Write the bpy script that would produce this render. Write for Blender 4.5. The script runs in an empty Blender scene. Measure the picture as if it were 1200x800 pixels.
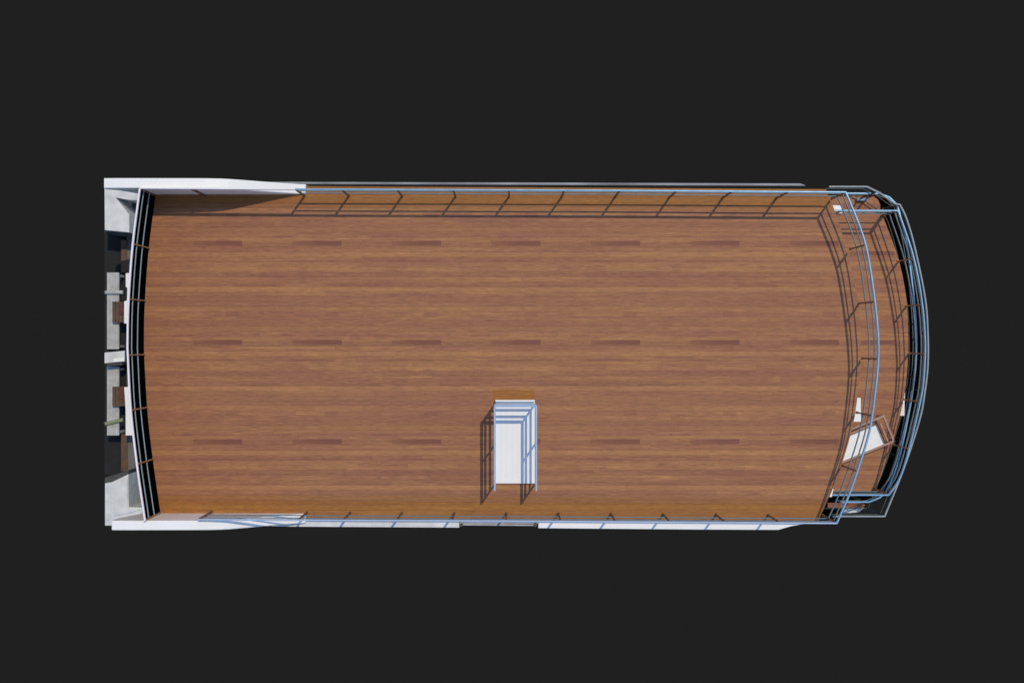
import bpy, bmesh, math, random
from mathutils import Vector
random.seed(7)
R = math.radians
scene = bpy.context.scene
COL = scene.collection
CAM_H, F = 22.7, 1667.0          # camera height over the roof deck, focal length in photo pixels
DECK, MID, LOW = 0.0, -2.6, -5.2  # floor heights: roof deck, balcony, lower deck


def U(px, py, z=0.0):
    """survey of the photo: a point seen at photo pixel (px, py) that lies at height z"""
    s = (CAM_H - z) / F
    return Vector(((px - 600) * s, -(py - 400) * s, z))


# ------------------------------------------------------------------ materials
def mat(name):
    m = bpy.data.materials.new(name)
    m.use_nodes = True
    nt = m.node_tree
    return m, nt, nt.nodes['Principled BSDF']


def N(nt, kind, **kw):
    n = nt.nodes.new(kind)
    for k, v in kw.items():
        setattr(n, k, v)
    return n


def math_n(nt, op, a, b=None, clamp=False):
    n = nt.nodes.new('ShaderNodeMath')
    n.operation = op
    n.use_clamp = clamp
    for i, v in enumerate((a, b)):
        if v is None:
            continue
        if isinstance(v, (int, float)):
            n.inputs[i].default_value = v
        else:
            nt.links.new(v, n.inputs[i])
    return n.outputs[0]


def mixc(nt, fac, a, b, blend='MIX'):
    n = nt.nodes.new('ShaderNodeMix')
    n.data_type = 'RGBA'
    n.blend_type = blend
    for sock, v in ((n.inputs[0], fac), (n.inputs[6], a), (n.inputs[7], b)):
        if isinstance(v, (int, float)):
            sock.default_value = v
        elif isinstance(v, tuple):
            sock.default_value = (*v, 1) if len(v) == 3 else v
        else:
            nt.links.new(v, sock)
    return n.outputs[2]


def ramp01(nt, val, lo, hi):
    n = nt.nodes.new('ShaderNodeMapRange')
    n.clamp = True
    nt.links.new(val, n.inputs[0])
    n.inputs[1].default_value = lo
    n.inputs[2].default_value = hi
    return n.outputs[0]


def plain(name, col, rough=.5, metal=0.0, spec=.5, var=.08, scale=6.0, bump=0.0):
    """one colour with a little uneven weathering"""
    m, nt, b = mat(name)
    tc = N(nt, 'ShaderNodeTexCoord')
    no = N(nt, 'ShaderNodeTexNoise')
    no.inputs['Scale'].default_value = scale
    no.inputs['Detail'].default_value = 6
    nt.links.new(tc.outputs['Object'], no.inputs['Vector'])
    f = ramp01(nt, no.outputs['Fac'], .3, .7)
    lo = tuple(c * (1 - var) for c in col)
    hi = tuple(min(1, c * (1 + var)) for c in col)
    c = mixc(nt, f, lo, hi)
    nt.links.new(c, b.inputs['Base Color'])
    b.inputs['Metallic'].default_value = metal
    b.inputs['Specular IOR Level'].default_value = spec
    r = nt.nodes.new('ShaderNodeMapRange')
    nt.links.new(no.outputs['Fac'], r.inputs[0])
    r.inputs[3].default_value = max(.02, rough - .07)
    r.inputs[4].default_value = min(1, rough + .07)
    nt.links.new(r.outputs[0], b.inputs['Roughness'])
    if bump:
        n2 = N(nt, 'ShaderNodeTexNoise')
        n2.inputs['Scale'].default_value = scale * 12
        nt.links.new(tc.outputs['Object'], n2.inputs['Vector'])
        bp = N(nt, 'ShaderNodeBump')
        bp.inputs['Strength'].default_value = bump
        bp.inputs['Distance'].default_value = .01
        nt.links.new(n2.outputs['Fac'], bp.inputs['Height'])
        nt.links.new(bp.outputs[0], b.inputs['Normal'])
    return m


def wood_floor(name, light, mid, red, dark_planks=True, sat_gold=0.0):
    """laid strip flooring: 79 mm strips along x, random joints, streaky grain"""
    m, nt, b = mat(name)
    L = nt.links.new
    geo = N(nt, 'ShaderNodeNewGeometry')
    sep = N(nt, 'ShaderNodeSeparateXYZ')
    L(geo.outputs['Position'], sep.inputs[0])
    X, Y = sep.outputs[0], sep.outputs[1]
    rowf = math_n(nt, 'DIVIDE', Y, .079)
    row = math_n(nt, 'FLOOR', rowf)
    wn = N(nt, 'ShaderNodeTexWhiteNoise', noise_dimensions='1D')
    L(row, wn.inputs['W'])
    off = math_n(nt, 'MULTIPLY', wn.outputs['Value'], 7.3)
    cellf = math_n(nt, 'ADD', math_n(nt, 'DIVIDE', X, .794), off)
    cell = math_n(nt, 'FLOOR', cellf)
    cmb = N(nt, 'ShaderNodeCombineXYZ')
    L(row, cmb.inputs[0]); L(cell, cmb.inputs[1])
    pl = N(nt, 'ShaderNodeTexWhiteNoise', noise_dimensions='3D')
    L(cmb.outputs[0], pl.inputs['Vector'])
    psep = N(nt, 'ShaderNodeSeparateColor')
    L(pl.outputs['Color'], psep.inputs[0])
    # grain, shifted from plank to plank
    gx = math_n(nt, 'ADD', math_n(nt, 'MULTIPLY', X, 1.0), math_n(nt, 'MULTIPLY', psep.outputs[0], 1.5))
    gv = N(nt, 'ShaderNodeCombineXYZ')
    L(math_n(nt, 'MULTIPLY', gx, 1.3), gv.inputs[0])
    L(math_n(nt, 'MULTIPLY', Y, 26.0), gv.inputs[1])
    g1 = N(nt, 'ShaderNodeTexNoise')
    g1.inputs['Scale'].default_value = 1.0
    g1.inputs['Detail'].default_value = 5
    g1.inputs['Roughness'].default_value = .62
    g1.inputs['Distortion'].default_value = .5
    L(gv.outputs[0], g1.inputs['Vector'])
    gv2 = N(nt, 'ShaderNodeCombineXYZ')
    L(math_n(nt, 'MULTIPLY', gx, 5.0), gv2.inputs[0])
    L(math_n(nt, 'MULTIPLY', Y, 90.0), gv2.inputs[1])
    g2 = N(nt, 'ShaderNodeTexNoise')
    g2.inputs['Scale'].default_value = 1.0
    g2.inputs['Detail'].default_value = 6
    g2.inputs['Roughness'].default_value = .7
    L(gv2.outputs[0], g2.inputs['Vector'])
    # broad bands of colour over several strips
    gv3 = N(nt, 'ShaderNodeCombineXYZ')
    L(math_n(nt, 'MULTIPLY', X, .35), gv3.inputs[0])
    L(math_n(nt, 'MULTIPLY', Y, 5.5), gv3.inputs[1])
    g3 = N(nt, 'ShaderNodeTexNoise')
    g3.inputs['Scale'].default_value = 1.0
    g3.inputs['Detail'].default_value = 3
    L(gv3.outputs[0], g3.inputs['Vector'])
    c = mixc(nt, ramp01(nt, g1.outputs['Fac'], .36, .62), tuple(.45 * a + .55 * b for a, b in zip(mid, red)), light)
    c = mixc(nt, math_n(nt, 'MULTIPLY', ramp01(nt, g3.outputs['Fac'], .40, .64), .7), c, red)
    c = mixc(nt, math_n(nt, 'MULTIPLY', ramp01(nt, psep.outputs[1], .3, 1.0), .22), c, red)
    # whole strips that run golden or dark along the length; the pattern comes round every twenty strips
    r20 = math_n(nt, 'FLOORED_MODULO', row, 20.0)
    wr = N(nt, 'ShaderNodeTexWhiteNoise', noise_dimensions='1D')
    L(math_n(nt, 'ADD', r20, 3.7), wr.inputs['W'])
    rs = N(nt, 'ShaderNodeSeparateColor')
    L(wr.outputs['Color'], rs.inputs[0])
    c = mixc(nt, math_n(nt, 'MULTIPLY', ramp01(nt, rs.outputs[0], .45, 1.0), .60), c, light)
    c = mixc(nt, math_n(nt, 'MULTIPLY', ramp01(nt, rs.outputs[1], .50, 1.0), .55), c, tuple(v * .86 for v in red))
    # fine dark pores and light flecks
    fine = ramp01(nt, g2.outputs['Fac'], .34, .66)
    vb = nt.nodes.new('ShaderNodeMapRange')
    L(fine, vb.inputs[0]); vb.inputs[3].default_value = .66; vb.inputs[4].default_value = 1.31
    pv = nt.nodes.new('ShaderNodeMapRange')
    L(psep.outputs[2], pv.inputs[0]); pv.inputs[3].default_value = .97; pv.inputs[4].default_value = 1.03
    val = math_n(nt, 'MULTIPLY', vb.outputs[0], pv.outputs[0])
    # hairline joints between strips and at plank ends
    fr = math_n(nt, 'FRACT', rowf)
    seam = math_n(nt, 'LESS_THAN', fr, .13)
    fe = math_n(nt, 'FRACT', cellf)
    seam2 = math_n(nt, 'LESS_THAN', fe, .008)
    sm = math_n(nt, 'MAXIMUM', seam, seam2)
    val = math_n(nt, 'MULTIPLY', val, math_n(nt, 'SUBTRACT', 1.0, math_n(nt, 'MULTIPLY', sm, .16)))
    if dark_planks:
        # the darker planks that the flooring repeats every 1.59 m
        fx = math_n(nt, 'FRACT', math_n(nt, 'DIVIDE', math_n(nt, 'ADD', X, 5.09 + 1.587 * 8), 1.587))
        fy = math_n(nt, 'FRACT', math_n(nt, 'DIVIDE', math_n(nt, 'ADD', Y, -1.525 + 1.58 * 8), 1.58))
        inx = math_n(nt, 'LESS_THAN', fx, .495)
        iny = math_n(nt, 'LESS_THAN', fy, .05)
        k = math_n(nt, 'MULTIPLY', inx, iny)
        k = math_n(nt, 'MULTIPLY', k, ramp01(nt, fx, -.25, .30))
        k = math_n(nt, 'MULTIPLY', k, ramp01(nt, g2.outputs['Fac'], .15, .55))
        c = mixc(nt, math_n(nt, 'MULTIPLY', k, .95), c, (red[0] * .68, red[1] * .60, red[2] * .66))
        # short dark butt ends in the rows between
        for (px0, frac, wy, ww) in ((497.5, .135, 1.625 + .38 - .04, .07), (552, .20, 1.625 + .066, .03), (398, .40, .83, .04), (455, .46, 1.24, .03)):
            fx3 = math_n(nt, 'FRACT', math_n(nt, 'DIVIDE', math_n(nt, 'ADD', X, -(px0 - 600) * .013617 + 1.587 * 8), 1.587))
            fy3 = math_n(nt, 'FRACT', math_n(nt, 'DIVIDE', math_n(nt, 'ADD', Y, -round(wy / .079) * .079 + .079 * 200), 1.58))
            k3 = math_n(nt, 'MULTIPLY', math_n(nt, 'LESS_THAN', fx3, frac), math_n(nt, 'LESS_THAN', fy3, ww * .7))
            k3 = math_n(nt, 'MULTIPLY', k3, ramp01(nt, g2.outputs['Fac'], .2, .6))
            c = mixc(nt, math_n(nt, 'MULTIPLY', k3, .45), c, (red[0] * .78, red[1] * .70, red[2] * .72))
        # a second, paler family of planks between them
        fx2 = math_n(nt, 'FRACT', math_n(nt, 'DIVIDE', math_n(nt, 'ADD', X, 3.25 + 1.587 * 8), 1.587))
        fy2 = math_n(nt, 'FRACT', math_n(nt, 'DIVIDE', math_n(nt, 'ADD', Y, -1.13 + 1.58 * 8), 1.58))
        k2 = math_n(nt, 'MULTIPLY', math_n(nt, 'LESS_THAN', fx2, .5), math_n(nt, 'LESS_THAN', fy2, .05))
        c = mixc(nt, math_n(nt, 'MULTIPLY', k2, .45), c, light)
    hs = N(nt, 'ShaderNodeVectorMath', operation='SCALE')
    L(c, hs.inputs[0]); L(val, hs.inputs['Scale'])
    L(hs.outputs[0], b.inputs['Base Color'])
    rr = nt.nodes.new('ShaderNodeMapRange')
    L(g2.outputs['Fac'], rr.inputs[0]); rr.inputs[3].default_value = .5; rr.inputs[4].default_value = .72
    L(rr.outputs[0], b.inputs['Roughness'])
    b.inputs['Specular IOR Level'].default_value = .25
    bp = N(nt, 'ShaderNodeBump')
    bp.inputs['Strength'].default_value = .15
    bp.inputs['Distance'].default_value = .004
    L(fine, bp.inputs['Height'])
    L(bp.outputs[0], b.inputs['Normal'])
    return m


M = {}
M['deck'] = wood_floor('strip_floor_wood', (.380, .181, .070), (.305, .130, .056), (.252, .097, .061))
M['glow_wood'] = wood_floor('wood_with_warm_glow', (.335, .145, .030), (.275, .110, .023), (.258, .098, .026), False)  # warm bounce light at the deck edges painted as golden wood
M['glow_wood_pale'] = wood_floor('wood_with_faint_warm_glow', (.345, .160, .048), (.290, .120, .038), (.255, .098, .042), False)
M['rail'] = plain('sky_tinted_metal_rail', (.25, .48, .69), .22, .35, var=.05)  # rail blues down to thin_rail have the sky's reflection painted in
M['pale_rail'] = plain('pale_sky_tinted_rail', (.44, .56, .74), .25, .3, var=.04)
M['hatch_rail'] = plain('light_sky_tinted_rail', (.36, .50, .68), .25, .3, var=.04)
M['bow_rail'] = plain('pale_grey_sky_tinted_rail', (.23, .33, .38), .35, 0.0, spec=.4, var=.06)
M['thin_rail'] = plain('grey_sky_tinted_rail', (.135, .20, .235), .35, 0.0, spec=.4, var=.1)
M['grey_rail'] = plain('grey_galvanised_metal', (.27, .315, .345), .5, 0.0, spec=.3, var=.12)
M['dark_rail'] = plain('dark_grey_metal', (.045, .055, .055), .5, 0.0, spec=.3, var=.12)
M['ledge_grey'] = plain('grey_ledge_paint', (.26, .27, .29), .6, 0.0, spec=.2, var=.35, scale=1.3)
M['white_rail'] = plain('white_paint_and_sun_glint', (.80, .77, .78), .35, var=.03)
M['post'] = plain('dark_brown_post', (.125, .058, .026), .5, var=.2, scale=20)
M['tan_post'] = plain('tan_brown_post', (.30, .145, .06), .5, var=.2, scale=20)
M['white'] = plain('white_gelcoat', (.80, .795, .775), .62, spec=.3, var=.025, scale=3)
M['white_rough'] = plain('weathered_white_paint', (.60, .60, .60), .55, var=.14, scale=5)
M['grey_white'] = plain('pale_grey_boards', (.42, .42, .41), .7, var=.16, scale=9, bump=.2)
M['black'] = plain('matt_black', (.0016, .0016, .0016), .9, spec=0.0, var=.3)
M['black_glass'] = plain('black_tinted_glass', (.0016, .0016, .002), .9, spec=0.0, var=.1)
M['floor_grey'] = plain('grey_terrace_floor', (.115, .112, .112), .75, var=.12, scale=4)
M['floor_dark'] = plain('dark_anthracite_floor', (.018, .0185, .019), .8, spec=.2, var=.15, scale=8)
M['slate'] = plain('dark_slate_paint', (.045, .045, .046), .6, var=.5, scale=14)
M['brown'] = plain('brown_hardwood', (.09, .042, .018), .55, var=.3, scale=10)
M['frame_wood'] = plain('lounger_frame_teak', (.34, .19, .135), .5, var=.18, scale=18)
M['red_cloth'] = plain('dark_red_cloth', (.10, .028, .028), .8, var=.3, scale=25)
M['cushion'] = plain('off_white_canvas', (.78, .775, .75), .85, var=.05, scale=14, bump=.35)
M['olive'] = plain('olive_grey_paint', (.20, .22, .13), .6, var=.2)
M['glass'] = plain('dark_window_glass', (.02, .03, .035), .08, var=.1)
M['bounce_tint'] = plain('pink_bounce_light_tint', (.84, .735, .67), .55, var=.02, scale=3)  # pink of light bounced off the deck, put into the colour
M['hull'] = plain('dark_blue_grey_hull', (.03, .037, .045), .5, var=.15)
M['blue_crate'] = plain('blue_grey_plastic', (.16, .24, .34), .5, var=.1)
M['groove'] = plain('pale_grey_groove', (.70, .70, .71), .5, var=.04)


# ------------------------------------------------------------------ mesh helpers
def link(name, bm, m, parent=None, bevel=0.0):
    if bevel:
        bmesh.ops.bevel(bm, geom=[e for e in bm.edges], offset=bevel, segments=2, affect='EDGES', profile=.6)
    bmesh.ops.recalc_face_normals(bm, faces=bm.faces)
    me = bpy.data.meshes.new(name)
    bm.to_mesh(me)
    bm.free()
    me.materials.append(m)
    o = bpy.data.objects.new(name, me)
    COL.objects.link(o)
    if parent is not None:
        o.parent = parent
        o.matrix_parent_inverse.identity()
        o.location = -parent.location if parent.parent is None else Vector((0, 0, 0))
    return o


def thing(name, label, cat, loc=(0, 0, 0), group=None):
    o = bpy.data.objects.new(name, None)
    o.empty_display_size = .2
    COL.objects.link(o)
    o.location = loc
    o['label'] = label
    o['category'] = cat
    if group:
        o['group'] = group
    return o


def box(bm, c, s, rot=0.0, tilt=None):
    """box centred at c with full size s, turned rot about z"""
    res = bmesh.ops.create_cube(bm, size=1.0)
    vs = res['verts']
    ca, sa = math.cos(rot), math.sin(rot)
    for v in vs:
        x, y, z = v.co.x * s[0], v.co.y * s[1], v.co.z * s[2]
        if tilt:
            z += tilt * x
        v.co = Vector((c[0] + x * ca - y * sa, c[1] + x * sa + y * ca, c[2] + z))
    return vs


def boxes(*items):
    bm = bmesh.new()
    for it in items:
        box(bm, *it)
    return bm


def cyl(bm, a, b, r, seg=10):
    a, b = Vector(a), Vector(b)
    d = b - a
    q = d.to_track_quat('Z', 'Y')
    ra, rb = [], []
    for i in range(seg):
        t = 2 * math.pi * i / seg
        p = q @ Vector((math.cos(t) * r, math.sin(t) * r, 0))
        ra.append(bm.verts.new(a + p)); rb.append(bm.verts.new(b + p))
    for i in range(seg):
        j = (i + 1) % seg
        bm.faces.new((ra[i], ra[j], rb[j], rb[i]))
    bm.faces.new(list(reversed(ra))); bm.faces.new(rb)


def prism(pts, z0, z1, bm=None):
    """vertical prism over an outline of XY points"""
    bm = bm or bmesh.new()
    lo = [bm.verts.new((p[0], p[1], z0)) for p in pts]
    hi = [bm.verts.new((p[0], p[1], z1)) for p in pts]
    n = len(pts)
    bm.faces.new(list(reversed(lo))); bm.faces.new(hi)
    for i in range(n):
        j = (i + 1) % n
        bm.faces.new((lo[i], lo[j], hi[j], hi[i]))
    return bm


def spline(pts, n=8):
    """smooth curve through pixel points (Catmull-Rom)"""
    P = [Vector(p) for p in pts]
    P = [P[0] * 2 - P[1]] + P + [P[-1] * 2 - P[-2]]
    out = []
    for i in range(1, len(P) - 2):
        a, b, c, d = P[i - 1], P[i], P[i + 1], P[i + 2]
        for k in range(n):
            t = k / n
            out.append(.5 * (2 * b + (c - a) * t + (2 * a - 5 * b + 4 * c - d) * t * t + (3 * b - a - 3 * c + d) * t ** 3))
    out.append(P[-2])
    return [(v.x, v.y) for v in out]


def offset_path(path, d):
    P = [Vector((p[0], p[1])) for p in path]
    out = []
    for i, p in enumerate(P):
        a = (p - P[i - 1]).normalized() if i else None
        b = (P[i + 1] - p).normalized() if i < len(P) - 1 else None
        a = a or b; b = b or a
        na, nb = Vector((-a.y, a.x)), Vector((-b.y, b.x))
        m = (na + nb)
        m = m / max(.35, m.dot(na)) if m.length > 1e-6 else na
        out.append(p + m * d)
    return out


def strip(path, w, z0, z1, bm=None, rnd=.0):
    """bar of rectangular section (chamfered when rnd) swept along an XY path between heights z0 and z1"""
    bm = bm or bmesh.new()
    if rnd:
        prof = [(-w / 2 + rnd, z0), (w / 2 - rnd, z0), (w / 2, z0 + rnd), (w / 2, z1 - rnd), (w / 2 - rnd, z1), (-w / 2 + rnd, z1), (-w / 2, z1 - rnd), (-w / 2, z0 + rnd)]
    else:
        prof = [(-w / 2, z0), (w / 2, z0), (w / 2, z1), (-w / 2, z1)]
    lines = [offset_path(path, d) for d, _ in prof]
    rings = []
    for i in range(len(path)):
        rings.append([bm.verts.new((lines[k][i].x, lines[k][i].y, prof[k][1])) for k in range(len(prof))])
    n = len(prof)
    for a, b in zip(rings, rings[1:]):
        for k in range(n):
            j = (k + 1) % n
            bm.faces.new((a[k], a[j], b[j], b[k]))
    bm.faces.new(list(reversed(rings[0]))); bm.faces.new(rings[-1])
    return bm


def near(path, p):
    best = None
    for a, b in zip(path, path[1:]):
        a, b = Vector(a[:2]), Vector(b[:2])
        d = b - a
        t = max(0, min(1, (Vector(p[:2]) - a).dot(d) / max(1e-9, d.dot(d))))
        q = a + d * t
        e = (q - Vector(p[:2])).length
        if best is None or e < best[0]:
            best = (e, q, math.atan2(d.y, d.x))
    return best[1], best[2]


# ------------------------------------------------------------------ outlines surveyed from the photo
LEFT_EDGE = [(181, 228), (174, 290), (169.8, 345), (168.7, 400), (169.6, 430), (173.2, 487), (179, 540), (188, 600)]
RIGHT_EDGE = [(970.5, 231), (979.5, 250), (992, 293), (1005.5, 352), (1008.2, 400), (1008, 428), (1004.6, 467), (998.5, 502.5), (986, 545.5), (974, 577), (962, 603)]
LEFT_RAIL = [(163, 221), (155, 287), (150.2, 352), (149, 400), (149.4, 418), (152.8, 480), (160, 544), (170.5, 609.5)]
RIGHT_RAIL = [(991.7, 224.8), (1009, 268), (1018, 301), (1026, 355), (1029.7, 395), (1029.8, 420), (1027, 453), (1019.5, 505), (1004.7, 553.6), (995, 581), (981, 612.3)]
BALC_EDGE = [(1033.5, 250), (1053, 304), (1062, 350), (1064.5, 397), (1063.8, 424), (1061, 454), (1055, 486), (1043.7, 526), (1034, 553.6), (1025.8, 572.8)]
BALC_RAIL = [(1053, 246.7), (1071, 301), (1081, 354), (1084.6, 397), (1084.3, 424), (1082, 453), (1077.6, 476), (1065, 529), (1055, 560), (1042, 580)]
LOW_RAIL = [(1054, 247.5), (1063.5, 289), (1071.5, 352), (1074.3, 397), (1073.5, 425), (1070.3, 453), (1066, 480), (1056, 529), (1046, 560), (1038, 577.5)]
OUT_RAIL = [(1054.8, 239.7), (1062.5, 256), (1072, 289), (1084.5, 350), (1087.7, 395), (1087.4, 430), (1083.8, 461), (1078, 491.5), (1060, 547), (1037, 604.8)]


def W(pts, z):
    return [U(p[0], p[1], z).to_2d() for p in pts]


# ------------------------------------------------------------------ the houseboat itself
boat = thing('houseboat', 'white houseboat with a long brown strip wood roof deck and a lower balcony', 'houseboat')
deck_px = [(181, 217.6), (600, 219.4), (968.5, 222.6)] + spline(RIGHT_EDGE, 5) + [(958.5, 611), (590, 608.8), (188, 606.8)] + list(reversed(spline(LEFT_EDGE, 5)))
roof = link('roof_deck', prism(W(deck_px, 0), -.14, 0), M['deck'], boat)


TILT = .0058   # the boat lies a third of a degree askew in the frame


def glow_strip(y0, y1, m, xl0, xl1, xr0, xr1):
    """warm edge glow painted as a strip laid 4 mm proud of the deck"""
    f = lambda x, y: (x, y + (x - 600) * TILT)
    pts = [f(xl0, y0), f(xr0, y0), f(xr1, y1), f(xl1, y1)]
    link('glow_board', prism(W(pts, .004), .0, .004), m, roof)


glow_strip(219.6, 229.3, M['glow_wood'], 181.3, 181.3, 968, 969.5)
glow_strip(229.5, 239.5, M['glow_wood'], 181.2, 180.2, 969.7, 974.5)
glow_strip(239.7, 245.2, M['glow_wood_pale'], 180.2, 179.5, 974.7, 976.5)
glow_strip(582.4, 588.0, M['glow_wood_pale'], 186, 187, 970.5, 968.2)
glow_strip(588.2, 598.6, M['glow_wood'], 187, 188.6, 968, 963.6)
glow_strip(598.8, 608.6, M['glow_wood'], 188.6, 188.8, 963.3, 959.5)
link('glow_board', prism(W([(577, 456.6), (626, 456.6), (626, 468.4), (577, 468.4)], .004), .0, .004), M['glow_wood'], roof)  # the same warm glow painted beside the hatch


def side_wall(y_in, y_out, x_left, prof):
    """white side wing: level at the bow, falling away in a swoop onto the deck"""
    bm = bmesh.new()
    st = [(x_left, .90, .74), (U(133, 0, .9).x, .905, .62), (-5.86, .91, -.10)]
    for px, h in prof:
        st.append(((px - 600) * (CAM_H - h) / F, h, -.16))
    ch = .012 if y_out > y_in else -.012
    rings = []
    for x, h, lo in st:
        c = min(abs(ch), h * .2) * (1 if ch > 0 else -1)
        ac = abs(c)
        rings.append([bm.verts.new(p) for p in ((x, y_in, lo), (x, y_out, lo), (x, y_out, h - ac), (x, y_out - c, h), (x, y_in + c, h), (x, y_in, h - ac))])
    for a, b_ in zip(rings, rings[1:]):
        for k in range(6):
            j = (k + 1) % 6
            bm.faces.new((a[k], a[j], b_[j], b_[k]))
    bm.faces.new(list(reversed(rings[0]))); bm.faces.new(rings[-1])
    o = link('side_wall', bm, M['white'], boat)
    sg = .003 if y_in < 0 else -.003          # offset of the sheet that paints pink bounce light on the inboard face
    lm = bmesh.new()
    rows = [(x, h - .022, lo + .01) for x, h, lo in st if h > .06]
    a1 = [(lm.verts.new((x, y_in + sg, lo)), lm.verts.new((x, y_in + sg, h))) for x, h, lo in rows]
    for p, q in zip(a1, a1[1:]):
        lm.faces.new((p[0], q[0], q[1], p[1]))
    link('bounce_tint', lm, M['bounce_tint'], o)
    return o


SW = [(225, .90), (245, .885), (258, .85), (268, .80), (280, .70), (292, .59), (304, .48), (316, .37), (328, .26), (340, .16), (350, .085), (358, .05)]
side_wall(172.3 * CAM_H / F, 183.6 * CAM_H / F, -478 * 21.8 / F, SW)
side_wall(-201.3 * CAM_H / F, -212.2 * CAM_H / F, -469 * 21.8 / F, SW)

# body of the boat under the roof deck
cab = bmesh.new()
box(cab, (-.15, -.20, -2.85), (10.6, 4.6, 5.3))
cabin = link('cabin', cab, M['white'], boat)
for zc in (-1.35, -3.95):
    for i in range(5):
        for sy in (1, -1):
            x = -4.3 + i * 2.05
            y = -.20 + sy * 2.3
            wf = link('window', boxes(((x, y + sy * .012, zc), (1.3, .06, .95))), M['white_rail'], cabin, .008)
            link('pane', boxes(((x, y + sy * .046, zc), (1.16, .012, .81))), M['glass'], wf)
link('fascia', prism(W([(186, 226), (966, 228), (985, 300), (1000, 400), (985, 530), (956, 604), (193, 600), (176, 500), (174, 400), (179, 300)], -.35), -.35, -.15), M['white'], boat)
link('hull', prism([(-6.6, 1.6), (-6.3, 2.0), (6.3, 2.1), (7.0, .9), (7.1, -.3), (6.8, -1.6), (6.2, -2.5), (-6.3, -2.5), (-6.6, -2.0)], -6.7, -5.6), M['hull'], boat, .04)

# balcony one storey down, at the stern
balc_px = [(940, 250), (1033.5, 250)] + spline(BALC_EDGE, 5)[1:] + [(1024, 575.5), (940, 575.5)]
link('balcony_floor', prism(W(balc_px, MID), MID - .12, MID), M['deck'], boat)
# lower deck, two storeys down
low_px = [(958, 226.5), (1030, 226.5), (1042, 231), (1052, 240), (1054, 246.8)] + spline(BALC_RAIL, 5)[1:] + [(1034, 583), (1018.5, 588.2), (994, 588.5), (982, 611.6), (940, 611.6)]
link('lower_floor', prism(W(low_px, LOW), LOW - .3, LOW), M['black'], boat)  # plain black sheet, outline follows the railing lines
link('lower_side_deck', prism(W([(965, 229), (1014, 229.5), (1024, 230.3), (1029, 234), (1031.5, 240), (1031.5, 252), (965, 252)], LOW + .02), LOW + .004, LOW + .02), M['deck'], boat)
link('lower_side_deck', prism(W([(970, 588.8), (1009, 588.8), (1014, 591.5), (1010, 594.3), (970, 594.3)], LOW + .02), LOW - .1, LOW + .02), M['deck'], boat)
link('lower_side_deck', prism(W([(940, 594.6), (1013, 594.6), (1006, 600), (980, 601.5), (940, 601.5)], LOW), LOW - .1, LOW), M['white_rough'], boat)

# white gunwale along the boat's sides (seen past the deck edge)
def gunwale(pts, z, m, nm='gunwale', h=.12):
    return link(nm, prism(W(pts, z), z - h, z), m, boat, .01)
LEDGE = -.03
gunwale([(318, 608.0), (538.3, 609.1), (538.3, 618.0), (335, 616.6), (318, 616.4)], LEDGE, M['white_rough'], 'side_ledge', .10)
gunwale([(630.8, 609.6), (700, 610.0), (800, 611.4), (930, 612.6), (944.5, 613.4), (928, 616), (912, 620.6), (812, 620.2), (630.8, 618.6)], LEDGE, M['white'], 'side_ledge', .10)
gunwale([(538.6, 609.1), (630.5, 609.6), (630.5, 613.2), (538.6, 612.9)], LEDGE - .004, M['white_rough'], 'side_ledge', .08)
gunwale([(300, 215.3), (945, 217.6), (938, 215), (600, 213.9), (300, 213.0)], MID + .1, M['ledge_grey'], 'gunwale', .1)

# boarding gate in the gap of the side ledge
g = thing('boarding_gate', 'grey bar gate closing the gap in the white side ledge below the stair hatch', 'gate', U(584, 615, -.2))
bm = bmesh.new(); cyl(bm, U(541, 614.3, -.03), U(628, 615.0, -.03), .013)
link('gate_bar', bm, M['grey_white'], g)
bm = boxes((U(584, 613.9, -.10), (1.24, .03, .06)))
link('sill', bm, M['slate'], g, .006)
for px in (540.6, 627.6):
    bm = bmesh.new(); c = U(px, 614.8, 0); cyl(bm, c + Vector((0, 0, -.2)), c + Vector((0, 0, 0)), .03, 14)
    link('hinge_post', bm, M['slate'], g)


# ------------------------------------------------------------------ railings
def railing(label, group, top_path, base_z, h, posts, top_w=.023, mid_w=.013, fr=(.42, .76), top_mat=None, mid_mat=None, post_mat=None, top_h=.07, mid_h=.05, panel=0, post_w=.022, rnd=.006):
    z = base_z + h
    c = top_path[len(top_path) // 2]
    t = thing('railing', label, 'railing', (c[0], c[1], base_z), group)
    link('top_rail', strip(top_path, top_w, z - top_h, z, rnd=rnd), top_mat or M['rail'], t)
    for f in fr:
        link('rail', strip(top_path, mid_w, base_z + h * f - mid_h, base_z + h * f, rnd=.004), mid_mat or M['thin_rail'], t)
    for p in posts:
        q, a = near(top_path, p)
        if (q - Vector(p[:2])).length > .3:   # a post that stands on past the end of the rails
            q = Vector(p[:2])
        bm = boxes(((q.x, q.y, base_z + (h - top_h) / 2), (post_w, post_w * 1.3, h - top_h - .004), a))
        box(bm, (q.x, q.y, base_z + .006), (.036, .044, .012), a)
        link('post', bm, post_mat or M['post'], t)
    if panel:
        link('glass_panel', strip(offset_path(top_path, panel), .010, base_z - .05, z - top_h - .004), M['black_glass'], t)
    return t


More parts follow.
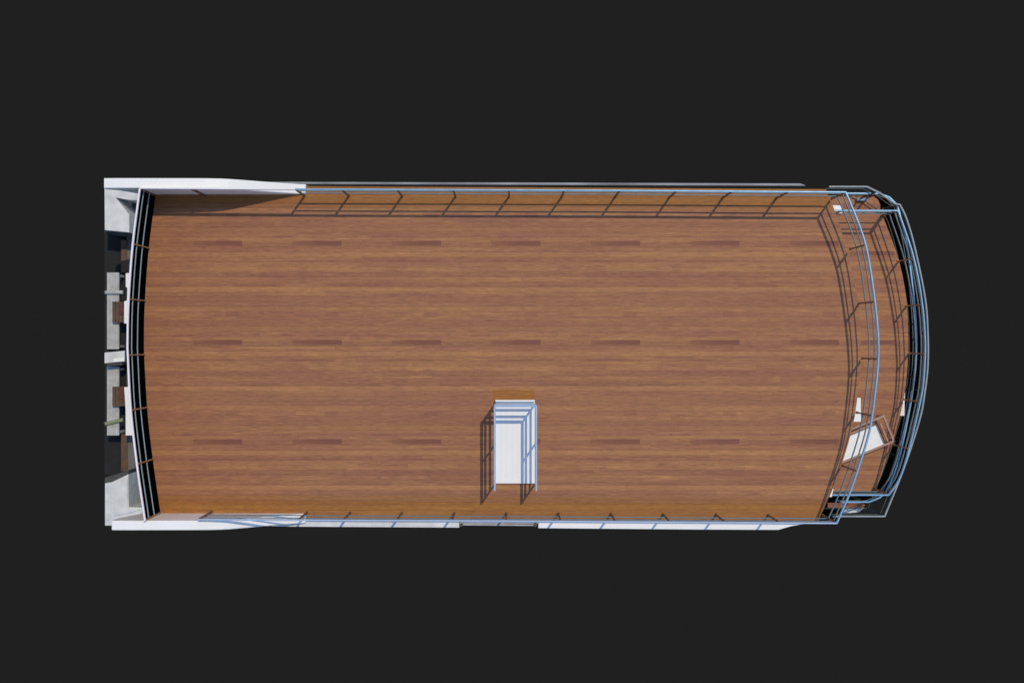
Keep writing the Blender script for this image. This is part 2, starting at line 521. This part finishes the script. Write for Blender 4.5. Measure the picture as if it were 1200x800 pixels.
RG = 'railings of the roof deck'
RZ = 1.0
top_side = W([(346, 221.6), (360, 221.7), (600, 222.6), (720, 223.0), (991.7, 225)], RZ)
bot_side = W([(232, 608.7), (430, 609.7), (600, 610.4), (981, 613.0)], RZ)
left_arc = W(spline([(163.5, 220.2)] + LEFT_RAIL[1:-1] + [(169.5, 610.3)], 6), RZ)
right_arc = W(spline([(991.7, 225)] + RIGHT_RAIL[1:-1] + [(981, 613.2)], 6), RZ)
long_rail = railing('long straight railing along the roof deck edge farthest from the stair hatch', RG, top_side, 0, RZ,
        W([(181.5, 229), (240, 229), (356.3, 230), (409, 230), (471.4, 230), (534, 230), (596.6, 231), (658.4, 231), (720.8, 231), (784.5, 231), (847, 231), (909.7, 231.5), (974.5, 232.5)], 0))
railing('long railing along the edge of the roof deck nearest to the stair hatch', RG, bot_side, 0, RZ,
        W([(246, 600), (360, 600), (410.6, 600), (471, 601), (532.6, 601), (593.6, 601), (654.5, 601), (716, 602), (777, 602), (839, 602), (900, 602), (964, 603)], 0), top_mat=M['pale_rail'], top_w=.023)
railing('curved railing with pale top rail and black glass at the deck bow end', RG, left_arc, 0, RZ,
        W([(173.6, 290.5), (169.3, 352.3), (168.6, 415.3), (172.6, 477), (179.6, 537.4), (188, 600)], 0), top_w=.026, top_h=.05, top_mat=M['white_rail'], post_mat=M['tan_post'], panel=-.0095, mid_w=.016, mid_h=.03, mid_mat=M['bow_rail'])  # white of the top rail paints in a sun glint
railing('curved open railing at the stern end of the roof deck above the balcony', RG, right_arc, 0, RZ,
        W([(992, 293), (1006, 355.6), (1008.3, 419.6), (1001.4, 482.8), (986, 545)], 0))

link('top_rail', strip(W([(163.9, 220.3), (345.7, 221.6)], RZ), .022, RZ - .10, RZ, rnd=.005), M['white_rail'], long_rail)
BG = 'railings of the balcony'
bz, bh = MID, 1.0
barc = W(spline(BALC_RAIL, 6), bz + bh)
railing('curved brown post railing round the outer edge of the balcony', BG, barc, bz, bh,
        W([(1034.5, 253), (1053.5, 306), (1062.4, 358.3), (1064.5, 413.8), (1060.2, 468), (1048.5, 521), (1026, 573)], bz), post_mat=M['tan_post'])
railing('short straight railing closing the balcony side with the white box', BG, W([(970, 246.5), (1052.6, 246.7)], bz + bh), bz, bh, W([(972, 253), (1033, 253)], bz))
railing('short straight railing closing the balcony side near the sun lounger', BG, W([(968, 580), (1041.6, 580)], bz + bh), bz, bh, W([(969, 573), (1023, 573)], bz))

LG = 'railings of the lower deck'
low_path = [(986, 226.4), (1030, 226.5), (1042.5, 231), (1051, 239.5), (1054, 247.5)] + spline(LOW_RAIL, 6)[1:] + [(1031, 583), (1018.5, 588), (985, 588.2)]
railing('blue railing with cut corners on the lower deck seen below the balcony railing', LG, W(low_path, LOW + 1.0), LOW, 1.0,
        W([(1014, 233), (1035, 245), (1050, 310), (1056, 380), (1054, 440), (1042, 510), (1020, 574), (998, 580)], LOW), top_w=.030, mid_w=.011, mid_h=.03, fr=(.76,))
out_path = [(972, 218.7), (1016, 218.7), (1031, 225.8), (1049, 238.6), (1054.8, 239.7)] + spline(OUT_RAIL, 6)[1:] + [(976, 604.8)]
railing('outermost grey metal railing round the lower deck', LG, W(out_path, LOW + 1.4), LOW, 1.4,
        W([(1010, 226), (1033, 248), (1052, 310), (1063, 390), (1058, 455), (1040, 530), (1015, 594.5)], LOW), top_w=.030, top_mat=M['grey_rail'], mid_mat=M['dark_rail'], post_mat=M['dark_rail'], fr=(.1, .76), mid_w=.016, mid_h=.03, top_h=.06)


# ------------------------------------------------------------------ stair hatch in the roof deck
h = thing('stair_hatch', 'white hatch cover with a blue metal guard rail on three sides in the wood deck', 'hatch', U(603.5, 518, 0))
xa, xb, ya, yb = U(580.6, 0, .05).x, U(626.6, 0, .05).x, U(0, 566.2, .05).y, U(0, 470.5, .05).y
bm = boxes((((xa + xb) / 2, (ya + yb) / 2, .025), (xb - xa, yb - ya, .05)))
cov = link('cover', bm, M['white'], h, .006)
bm = bmesh.new()
for i in range(1, 7):
    x = xa + (xb - xa) * i / 7
    box(bm, (x, (ya + yb) / 2 - .03, .0515), (.006, (yb - ya) * .88, .003))
box(bm, ((xa + xb) / 2, ya + .045, .0515), (xb - xa - .05, .005, .0026))
link('groove', bm, M['groove'], cov)
bm = boxes((((xa + xb) / 2, yb + .016, .075), (xb - xa + .0, .026, .15)))
link('kick_board', bm, M['white'], h, .004)
rx0, rx1 = U(579.6, 0, 1.0).x, U(628.5, 0, 1.0).x
ry1, ry0 = U(0, 475.8, 1.0).y, U(0, 575, 1.0).y
path = [(rx0, ry0), (rx0, ry1), (rx1, ry1), (rx1, ry0)]
link('guard_rail', strip(path, .026, .90, 1.0, rnd=.006), M['hatch_rail'], h)
for zc in (.42, .74):
    link('rail', strip(path, .02, zc - .085, zc, rnd=.004), M['hatch_rail'], h)
ym = (ry0 + ry1) / 2
for (x, y) in ((rx0, ry0), (rx0, ym), (rx0, ry1), (rx1, ry1), (rx1, ym), (rx1, ry0)):
    o = y if y != ry0 else ry0 + .012
    o = o if o != ry1 else ry1 - .004
    link('post', boxes(((x, o, .46), (.022, .022, .92))), M['hatch_rail'], h)


# ------------------------------------------------------------------ balcony furniture
A, B = U(1036.4, 485.7, MID + .33), U(1049.4, 517.4, MID + .33)
wd = (B - A); wid = wd.length; wd.normalize()
ld = Vector((wd.y, -wd.x, 0))
if ld.x > 0:
    ld = -ld
ang = math.atan2(ld.y, ld.x)
LEN = 1.75
org = A.copy(); org.z = MID


def LP(l, w, z):
    p = org + ld * l + wd * w
    return (p.x, p.y, MID + z)


t = thing('sun_lounger', 'wooden sun lounger with an off white cushion set slantwise on the balcony', 'sun lounger', LP(LEN / 2, wid / 2, 0))
fr_ = boxes((LP(LEN / 2, .018, .30), (LEN, .036, .06), ang), (LP(LEN / 2, wid - .018, .30), (LEN, .036, .06), ang),
            (LP(.018, wid / 2, .302), (.034, wid - .074, .05), ang), (LP(LEN - .018, wid / 2, .302), (.034, wid - .074, .05), ang))
link('frame', fr_, M['frame_wood'], t)
arm = boxes((LP(LEN / 2 + .1, .085, .275), (LEN - .3, .026, .05), ang), (LP(.115, wid / 2 + .03, .29), (.03, wid - .17, .04), ang))
link('slat', arm, M['frame_wood'], t)
for l, w in ((.03, .03), (.03, wid - .03), (LEN - .03, .03), (LEN - .03, wid - .03)):
    link('leg', boxes((LP(l, w, .135), (.04, .04, .27), ang)), M['frame_wood'], t)
cu = bmesh.new(); box(cu, LP(LEN / 2 + .09, wid / 2 + .032, .33), (LEN - .26, wid - .155, .07), ang)
cu = link('cushion', cu, M['cushion'], t, .016)
pp = bmesh.new(); box(pp, LP(.205, wid / 2 + .032, .369), (.006, wid - .175, .004), ang)
link('seam', pp, M['grey_white'], cu)

def locker(label, px, z0, hh, group=None, m='white', name='storage_box', cat='storage box'):
    """white box seat with a lid; px = the outline of its lid in the photo"""
    c = U(sum(p[0] for p in px) / len(px), sum(p[1] for p in px) / len(px), z0)
    t = thing(name, label, cat, c, group)
    z = z0 + hh
    w = W(px, z)
    link('body', prism([(p.x * .999 + c.x * .001, p.y * .999 + c.y * .001) for p in w], z0, z - .03), M['white'], t)
    link('lid', prism(w, z - .028, z), M[m], t, .006)
    return t
locker('white storage box beside the head of the sun lounger, half under the roof deck', [(985, 466), (1008.8, 466), (1009, 494), (985, 494)], MID, .45)
locker('broad white pillar beside the balcony corner farthest from the lounger, half under the roof deck', [(960, 240.6), (985.8, 240.6), (987, 250.3), (960, 250.3)], LOW, 2.66, name='pillar', cat='pillar')
locker('small white box on the lower deck peeping out beside the balcony edge', [(1046, 457), (1060.4, 457), (1060, 487), (1046, 487)], LOW, .9)
locker('slim white pillar at the end of the short balcony railing near the lounger', [(962, 572.5), (977, 572.5), (975, 582), (962, 582)], LOW, 3.3, name='pillar', cat='pillar')
t = thing('crate', 'small blue grey crate on the wooden side of the lower deck', 'crate', U(1012, 233, LOW + .02))
a_, b_ = U(1007, 233.6, LOW + .25), U(1017.5, 231.9, LOW + .25)
ctr = (a_ + b_) / 2
sx, sy = abs(b_.x - a_.x), abs(b_.y - a_.y)
zz = LOW + .02
bm = boxes(((ctr.x, ctr.y, zz + .01), (sx, sy, .02)), ((ctr.x, ctr.y + sy / 2, zz + .05), (sx, .012, .1)), ((ctr.x, ctr.y - sy / 2, zz + .05), (sx, .012, .1)),
           ((ctr.x - sx / 2, ctr.y, zz + .05), (.012, sy + .012, .1)), ((ctr.x + sx / 2, ctr.y, zz + .05), (.012, sy + .012, .1)))
link('crate_body', bm, M['blue_crate'], t)
link('lid', boxes(((ctr.x, ctr.y, zz + .112), (sx + .02, sy + .03, .02))), M['blue_crate'], t)


# ------------------------------------------------------------------ bow terrace, one storey down
def slab(name, px, z1, z0, m, parent, bev=0):
    return link(name, prism(W(px, z1), z0, z1), m, parent, bev)
slab('bow_floor', [(148.5, 236), (190, 232), (190, 598), (148.5, 594)], MID, MID - .12, M['floor_grey'], boat)
slab('bow_platform', [(122.5, 272), (148.3, 272), (148.3, 556), (122.5, 556)], MID - .1, MID - .25, M['floor_dark'], boat)
slab('bow_step', [(142, 281), (148.6, 281), (148.6, 319), (142, 319)], MID + .02, MID - .1, M['brown'], boat)
slab('bow_step', [(142, 508), (149.2, 508), (149.2, 552), (142, 552)], MID + .02, MID - .1, M['brown'], boat)

t = thing('corner_bulwark', 'white L shaped corner wall of the bow terrace with a triangular notch cut for shadow', 'wall', U(137, 245, MID), 'corner walls of the bow terrace')
z = MID + .8
slab('wall', [(122.5, 221), (170, 224), (170, 234.5), (151.5, 234.2), (135.5, 231.5), (151.5, 251.5), (151.5, 272.2), (122.8, 269.5)], z, MID - .25, M['white_rough'], t)
slab('shadow_notch', [(134.5, 230.5), (151.5, 233), (151.5, 253)], z - .62, MID - .25, M['white_rough'], t)  # notch sunk into the wall to make a triangular shadow
slab('end_cap', [(122.8, 269.8), (151.5, 272.5), (151.5, 275.5), (122.8, 272.5)], z - .15, MID - .25, M['slate'], t)
t = thing('corner_bulwark', 'white L shaped corner wall of the bow terrace with a slanting slate end', 'wall', U(137, 590, MID), 'corner walls of the bow terrace')
slab('wall', [(122.8, 565.8), (131, 565.6), (150.4, 555.2), (150.4, 594.6), (176, 594.8), (176, 604), (135, 615.6), (122.8, 615.6)], z, MID - .25, M['white_rough'], t, .012)
slab('end_cap', [(122.8, 565.4), (131, 565.2), (150.4, 554.8), (150.4, 551), (122.8, 559.5)], z - .15, MID - .25, M['slate'], t)
slab('step_ledge', [(133.5, 567), (149, 558.5), (149, 596), (165, 596.5), (150, 601), (133.5, 604.5)], z + .03, z - .01, M['white_rough'], t, .01)

# two long slatted benches facing the bow, a white table between them
def bench(label, y0, y1):
    c = U(132, (y0 + y1) / 2, MID - .1)
    t = thing('slatted_bench', label, 'bench', c, 'benches on the bow terrace')
    z = MID + .35
    n = 7
    x0, x1 = U(125.3, 0, z).x, U(139.2, 0, z).x
    ya, yb = U(0, y1, z).y, U(0, y0, z).y
    bm = bmesh.new()
    for i in range(n):
        w = (x1 - x0) / n
        box(bm, (x0 + w * (i + .5), (ya + yb) / 2, z - .015), (w * .93, yb - ya, .03))
    link('seat', bm, M['grey_white'], t)
    link('apron', boxes((((x0 + x1) / 2, (ya + yb) / 2, z - .06), (x1 - x0 - .01, yb - ya - .01, .05))), M['grey_white'], t)
    for x in (x0 + .03, x1 - .03):
        for y in (ya + .05, yb - .05):
            link('leg', boxes(((x, y, (z - .08 + MID - .1) / 2), (.04, .04, z - .08 - MID + .1))), M['grey_white'], t)
    return t
bench('pale grey slatted bench on the bow terrace crossed by a level grey pole', 319.3, 409)
bench('pale grey slatted bench on the bow terrace crossed by a slanting olive pole', 429.5, 510)
t = thing('bow_table', 'white rectangular table between the two pale benches of the bow terrace', 'table', U(134, 418, MID - .1))
z = MID + .62
slab('table_top', [(122.4, 413), (146, 410.8), (146, 423.6), (122.4, 425.6)], z, z - .05, M['white_rough'], t, .008)
slab('tray', [(133, 420), (146, 418.6), (145.6, 423), (133, 424)], z + .012, z + .001, M['white'], t)
slab('plinth', [(125, 414), (143, 413), (143, 427.5), (125, 429)], z - .06, MID - .1, M['slate'], t)

def stool(label, y0, y1):
    z = MID + .47
    t = thing('stool', label, 'stool', U(139, (y0 + y1) / 2, MID - .1), 'stools on the bow terrace')
    xs, ys = U(131.5, y1, z), U(147.2, y0, z)
    cx, cy = (xs.x + ys.x) / 2, (xs.y + ys.y) / 2
    wx, wy = ys.x - xs.x, ys.y - xs.y
    bm = bmesh.new()
    for i in range(4):
        box(bm, (xs.x + wx * (i + .5) / 4 , cy, z - .015), (wx / 4 * .9, wy, .03))
    link('seat', bm, M['brown'], t)
    link('seat_pad', boxes(((cx + wx * .22, cy + wy * .16, z + .014), (wx * .3, wy * .6, .025))), M['red_cloth'], t, .006)
    for sx in (-1, 1):
        for sy in (-1, 1):
            link('leg', boxes(((cx + sx * (wx / 2 - .03), cy + sy * (wy / 2 - .03), (z - .03 + MID - .1) / 2), (.035, .035, z - .032 - MID + .1))), M['brown'], t)
stool('brown wooden stool with a dark red pad beside the bench with the level pole', 353.3, 377.6)
stool('brown wooden stool with a dark red pad beside the bench with the olive pole', 452.8, 475.6)
for lab, y0, y1, m in (('level grey pole lying across the pale bench', 342.6, 342.4, 'grey_white'), ('slanting olive grey pole lying across the pale bench', 496.5, 491.5, 'olive')):
    z = MID + .39
    a, b = U(123.5, y0, z), U(144, y1, z)
    t = thing('pole', lab, 'pole', (a + b) / 2)
    bm = bmesh.new(); cyl(bm, a, b, .032, 12)
    link('shaft', bm, M[m], t)
    bm = bmesh.new(); cyl(bm, a - (b - a) * .04, a, .04, 12)
    link('end_cap', bm, M['slate'], t)
locker('long white storage box by the stool with the level pole, under the bow railing', [(147.2, 320), (166, 320), (166, 379), (145.4, 379), (145.4, 353), (149.2, 352), (149.6, 337), (147.2, 336)], MID, .5)
locker('long white storage box by the stool with the olive pole, under the bow railing', [(145.4, 453.4), (168, 453.4), (168, 510), (147.2, 510), (147.2, 480)], MID, .5)

# ------------------------------------------------------------------ light, sky, camera
SUN = Vector((.231, .327, 1.0)).normalized()
ld_ = bpy.data.lights.new('sun', 'SUN')
ld_.energy = 2.05
ld_.angle = R(.5)
ld_.color = (1.0, .855, .62)
so = bpy.data.objects.new('sun', ld_)
COL.objects.link(so)
so.rotation_euler = SUN.to_track_quat('Z', 'Y').to_euler()

w = bpy.data.worlds.new('World')
scene.world = w
w.use_nodes = True
nt = w.node_tree
bg = nt.nodes['Background']
sky = nt.nodes.new('ShaderNodeTexSky')
sky.sky_type = 'NISHITA'
sky.sun_disc = False
sky.sun_elevation = math.asin(SUN.z)
sky.sun_rotation = math.atan2(SUN.x, SUN.y)
sky.dust_density = .4
sky.ozone_density = 2.0
bg.inputs['Strength'].default_value = .15
nt.links.new(sky.outputs[0], bg.inputs['Color'])
# below the horizon there is only an even dark grey void
void = nt.nodes.new('ShaderNodeBackground')
void.inputs['Color'].default_value = (.01298, .01298, .01298, 1)
tc = nt.nodes.new('ShaderNodeTexCoord')
sp = nt.nodes.new('ShaderNodeSeparateXYZ')
nt.links.new(tc.outputs['Generated'], sp.inputs[0])
lt = math_n(nt, 'LESS_THAN', sp.outputs[2], 0.0)
mx = nt.nodes.new('ShaderNodeMixShader')
nt.links.new(lt, mx.inputs[0]); nt.links.new(bg.outputs[0], mx.inputs[1]); nt.links.new(void.outputs[0], mx.inputs[2])
nt.links.new(mx.outputs[0], nt.nodes['World Output'].inputs['Surface'])

cam = bpy.data.cameras.new('camera')
cam.sensor_width = 36
cam.lens = 36 * F / 1200
cam.clip_end = 500
co = bpy.data.objects.new('camera', cam)
COL.objects.link(co)
co.location = (0, 0, CAM_H)
scene.camera = co
vs = scene.view_settings
vs.view_transform = 'Standard'
vs.look = 'None'
vs.exposure = .15
vs.gamma = 1
vs.use_curve_mapping = False
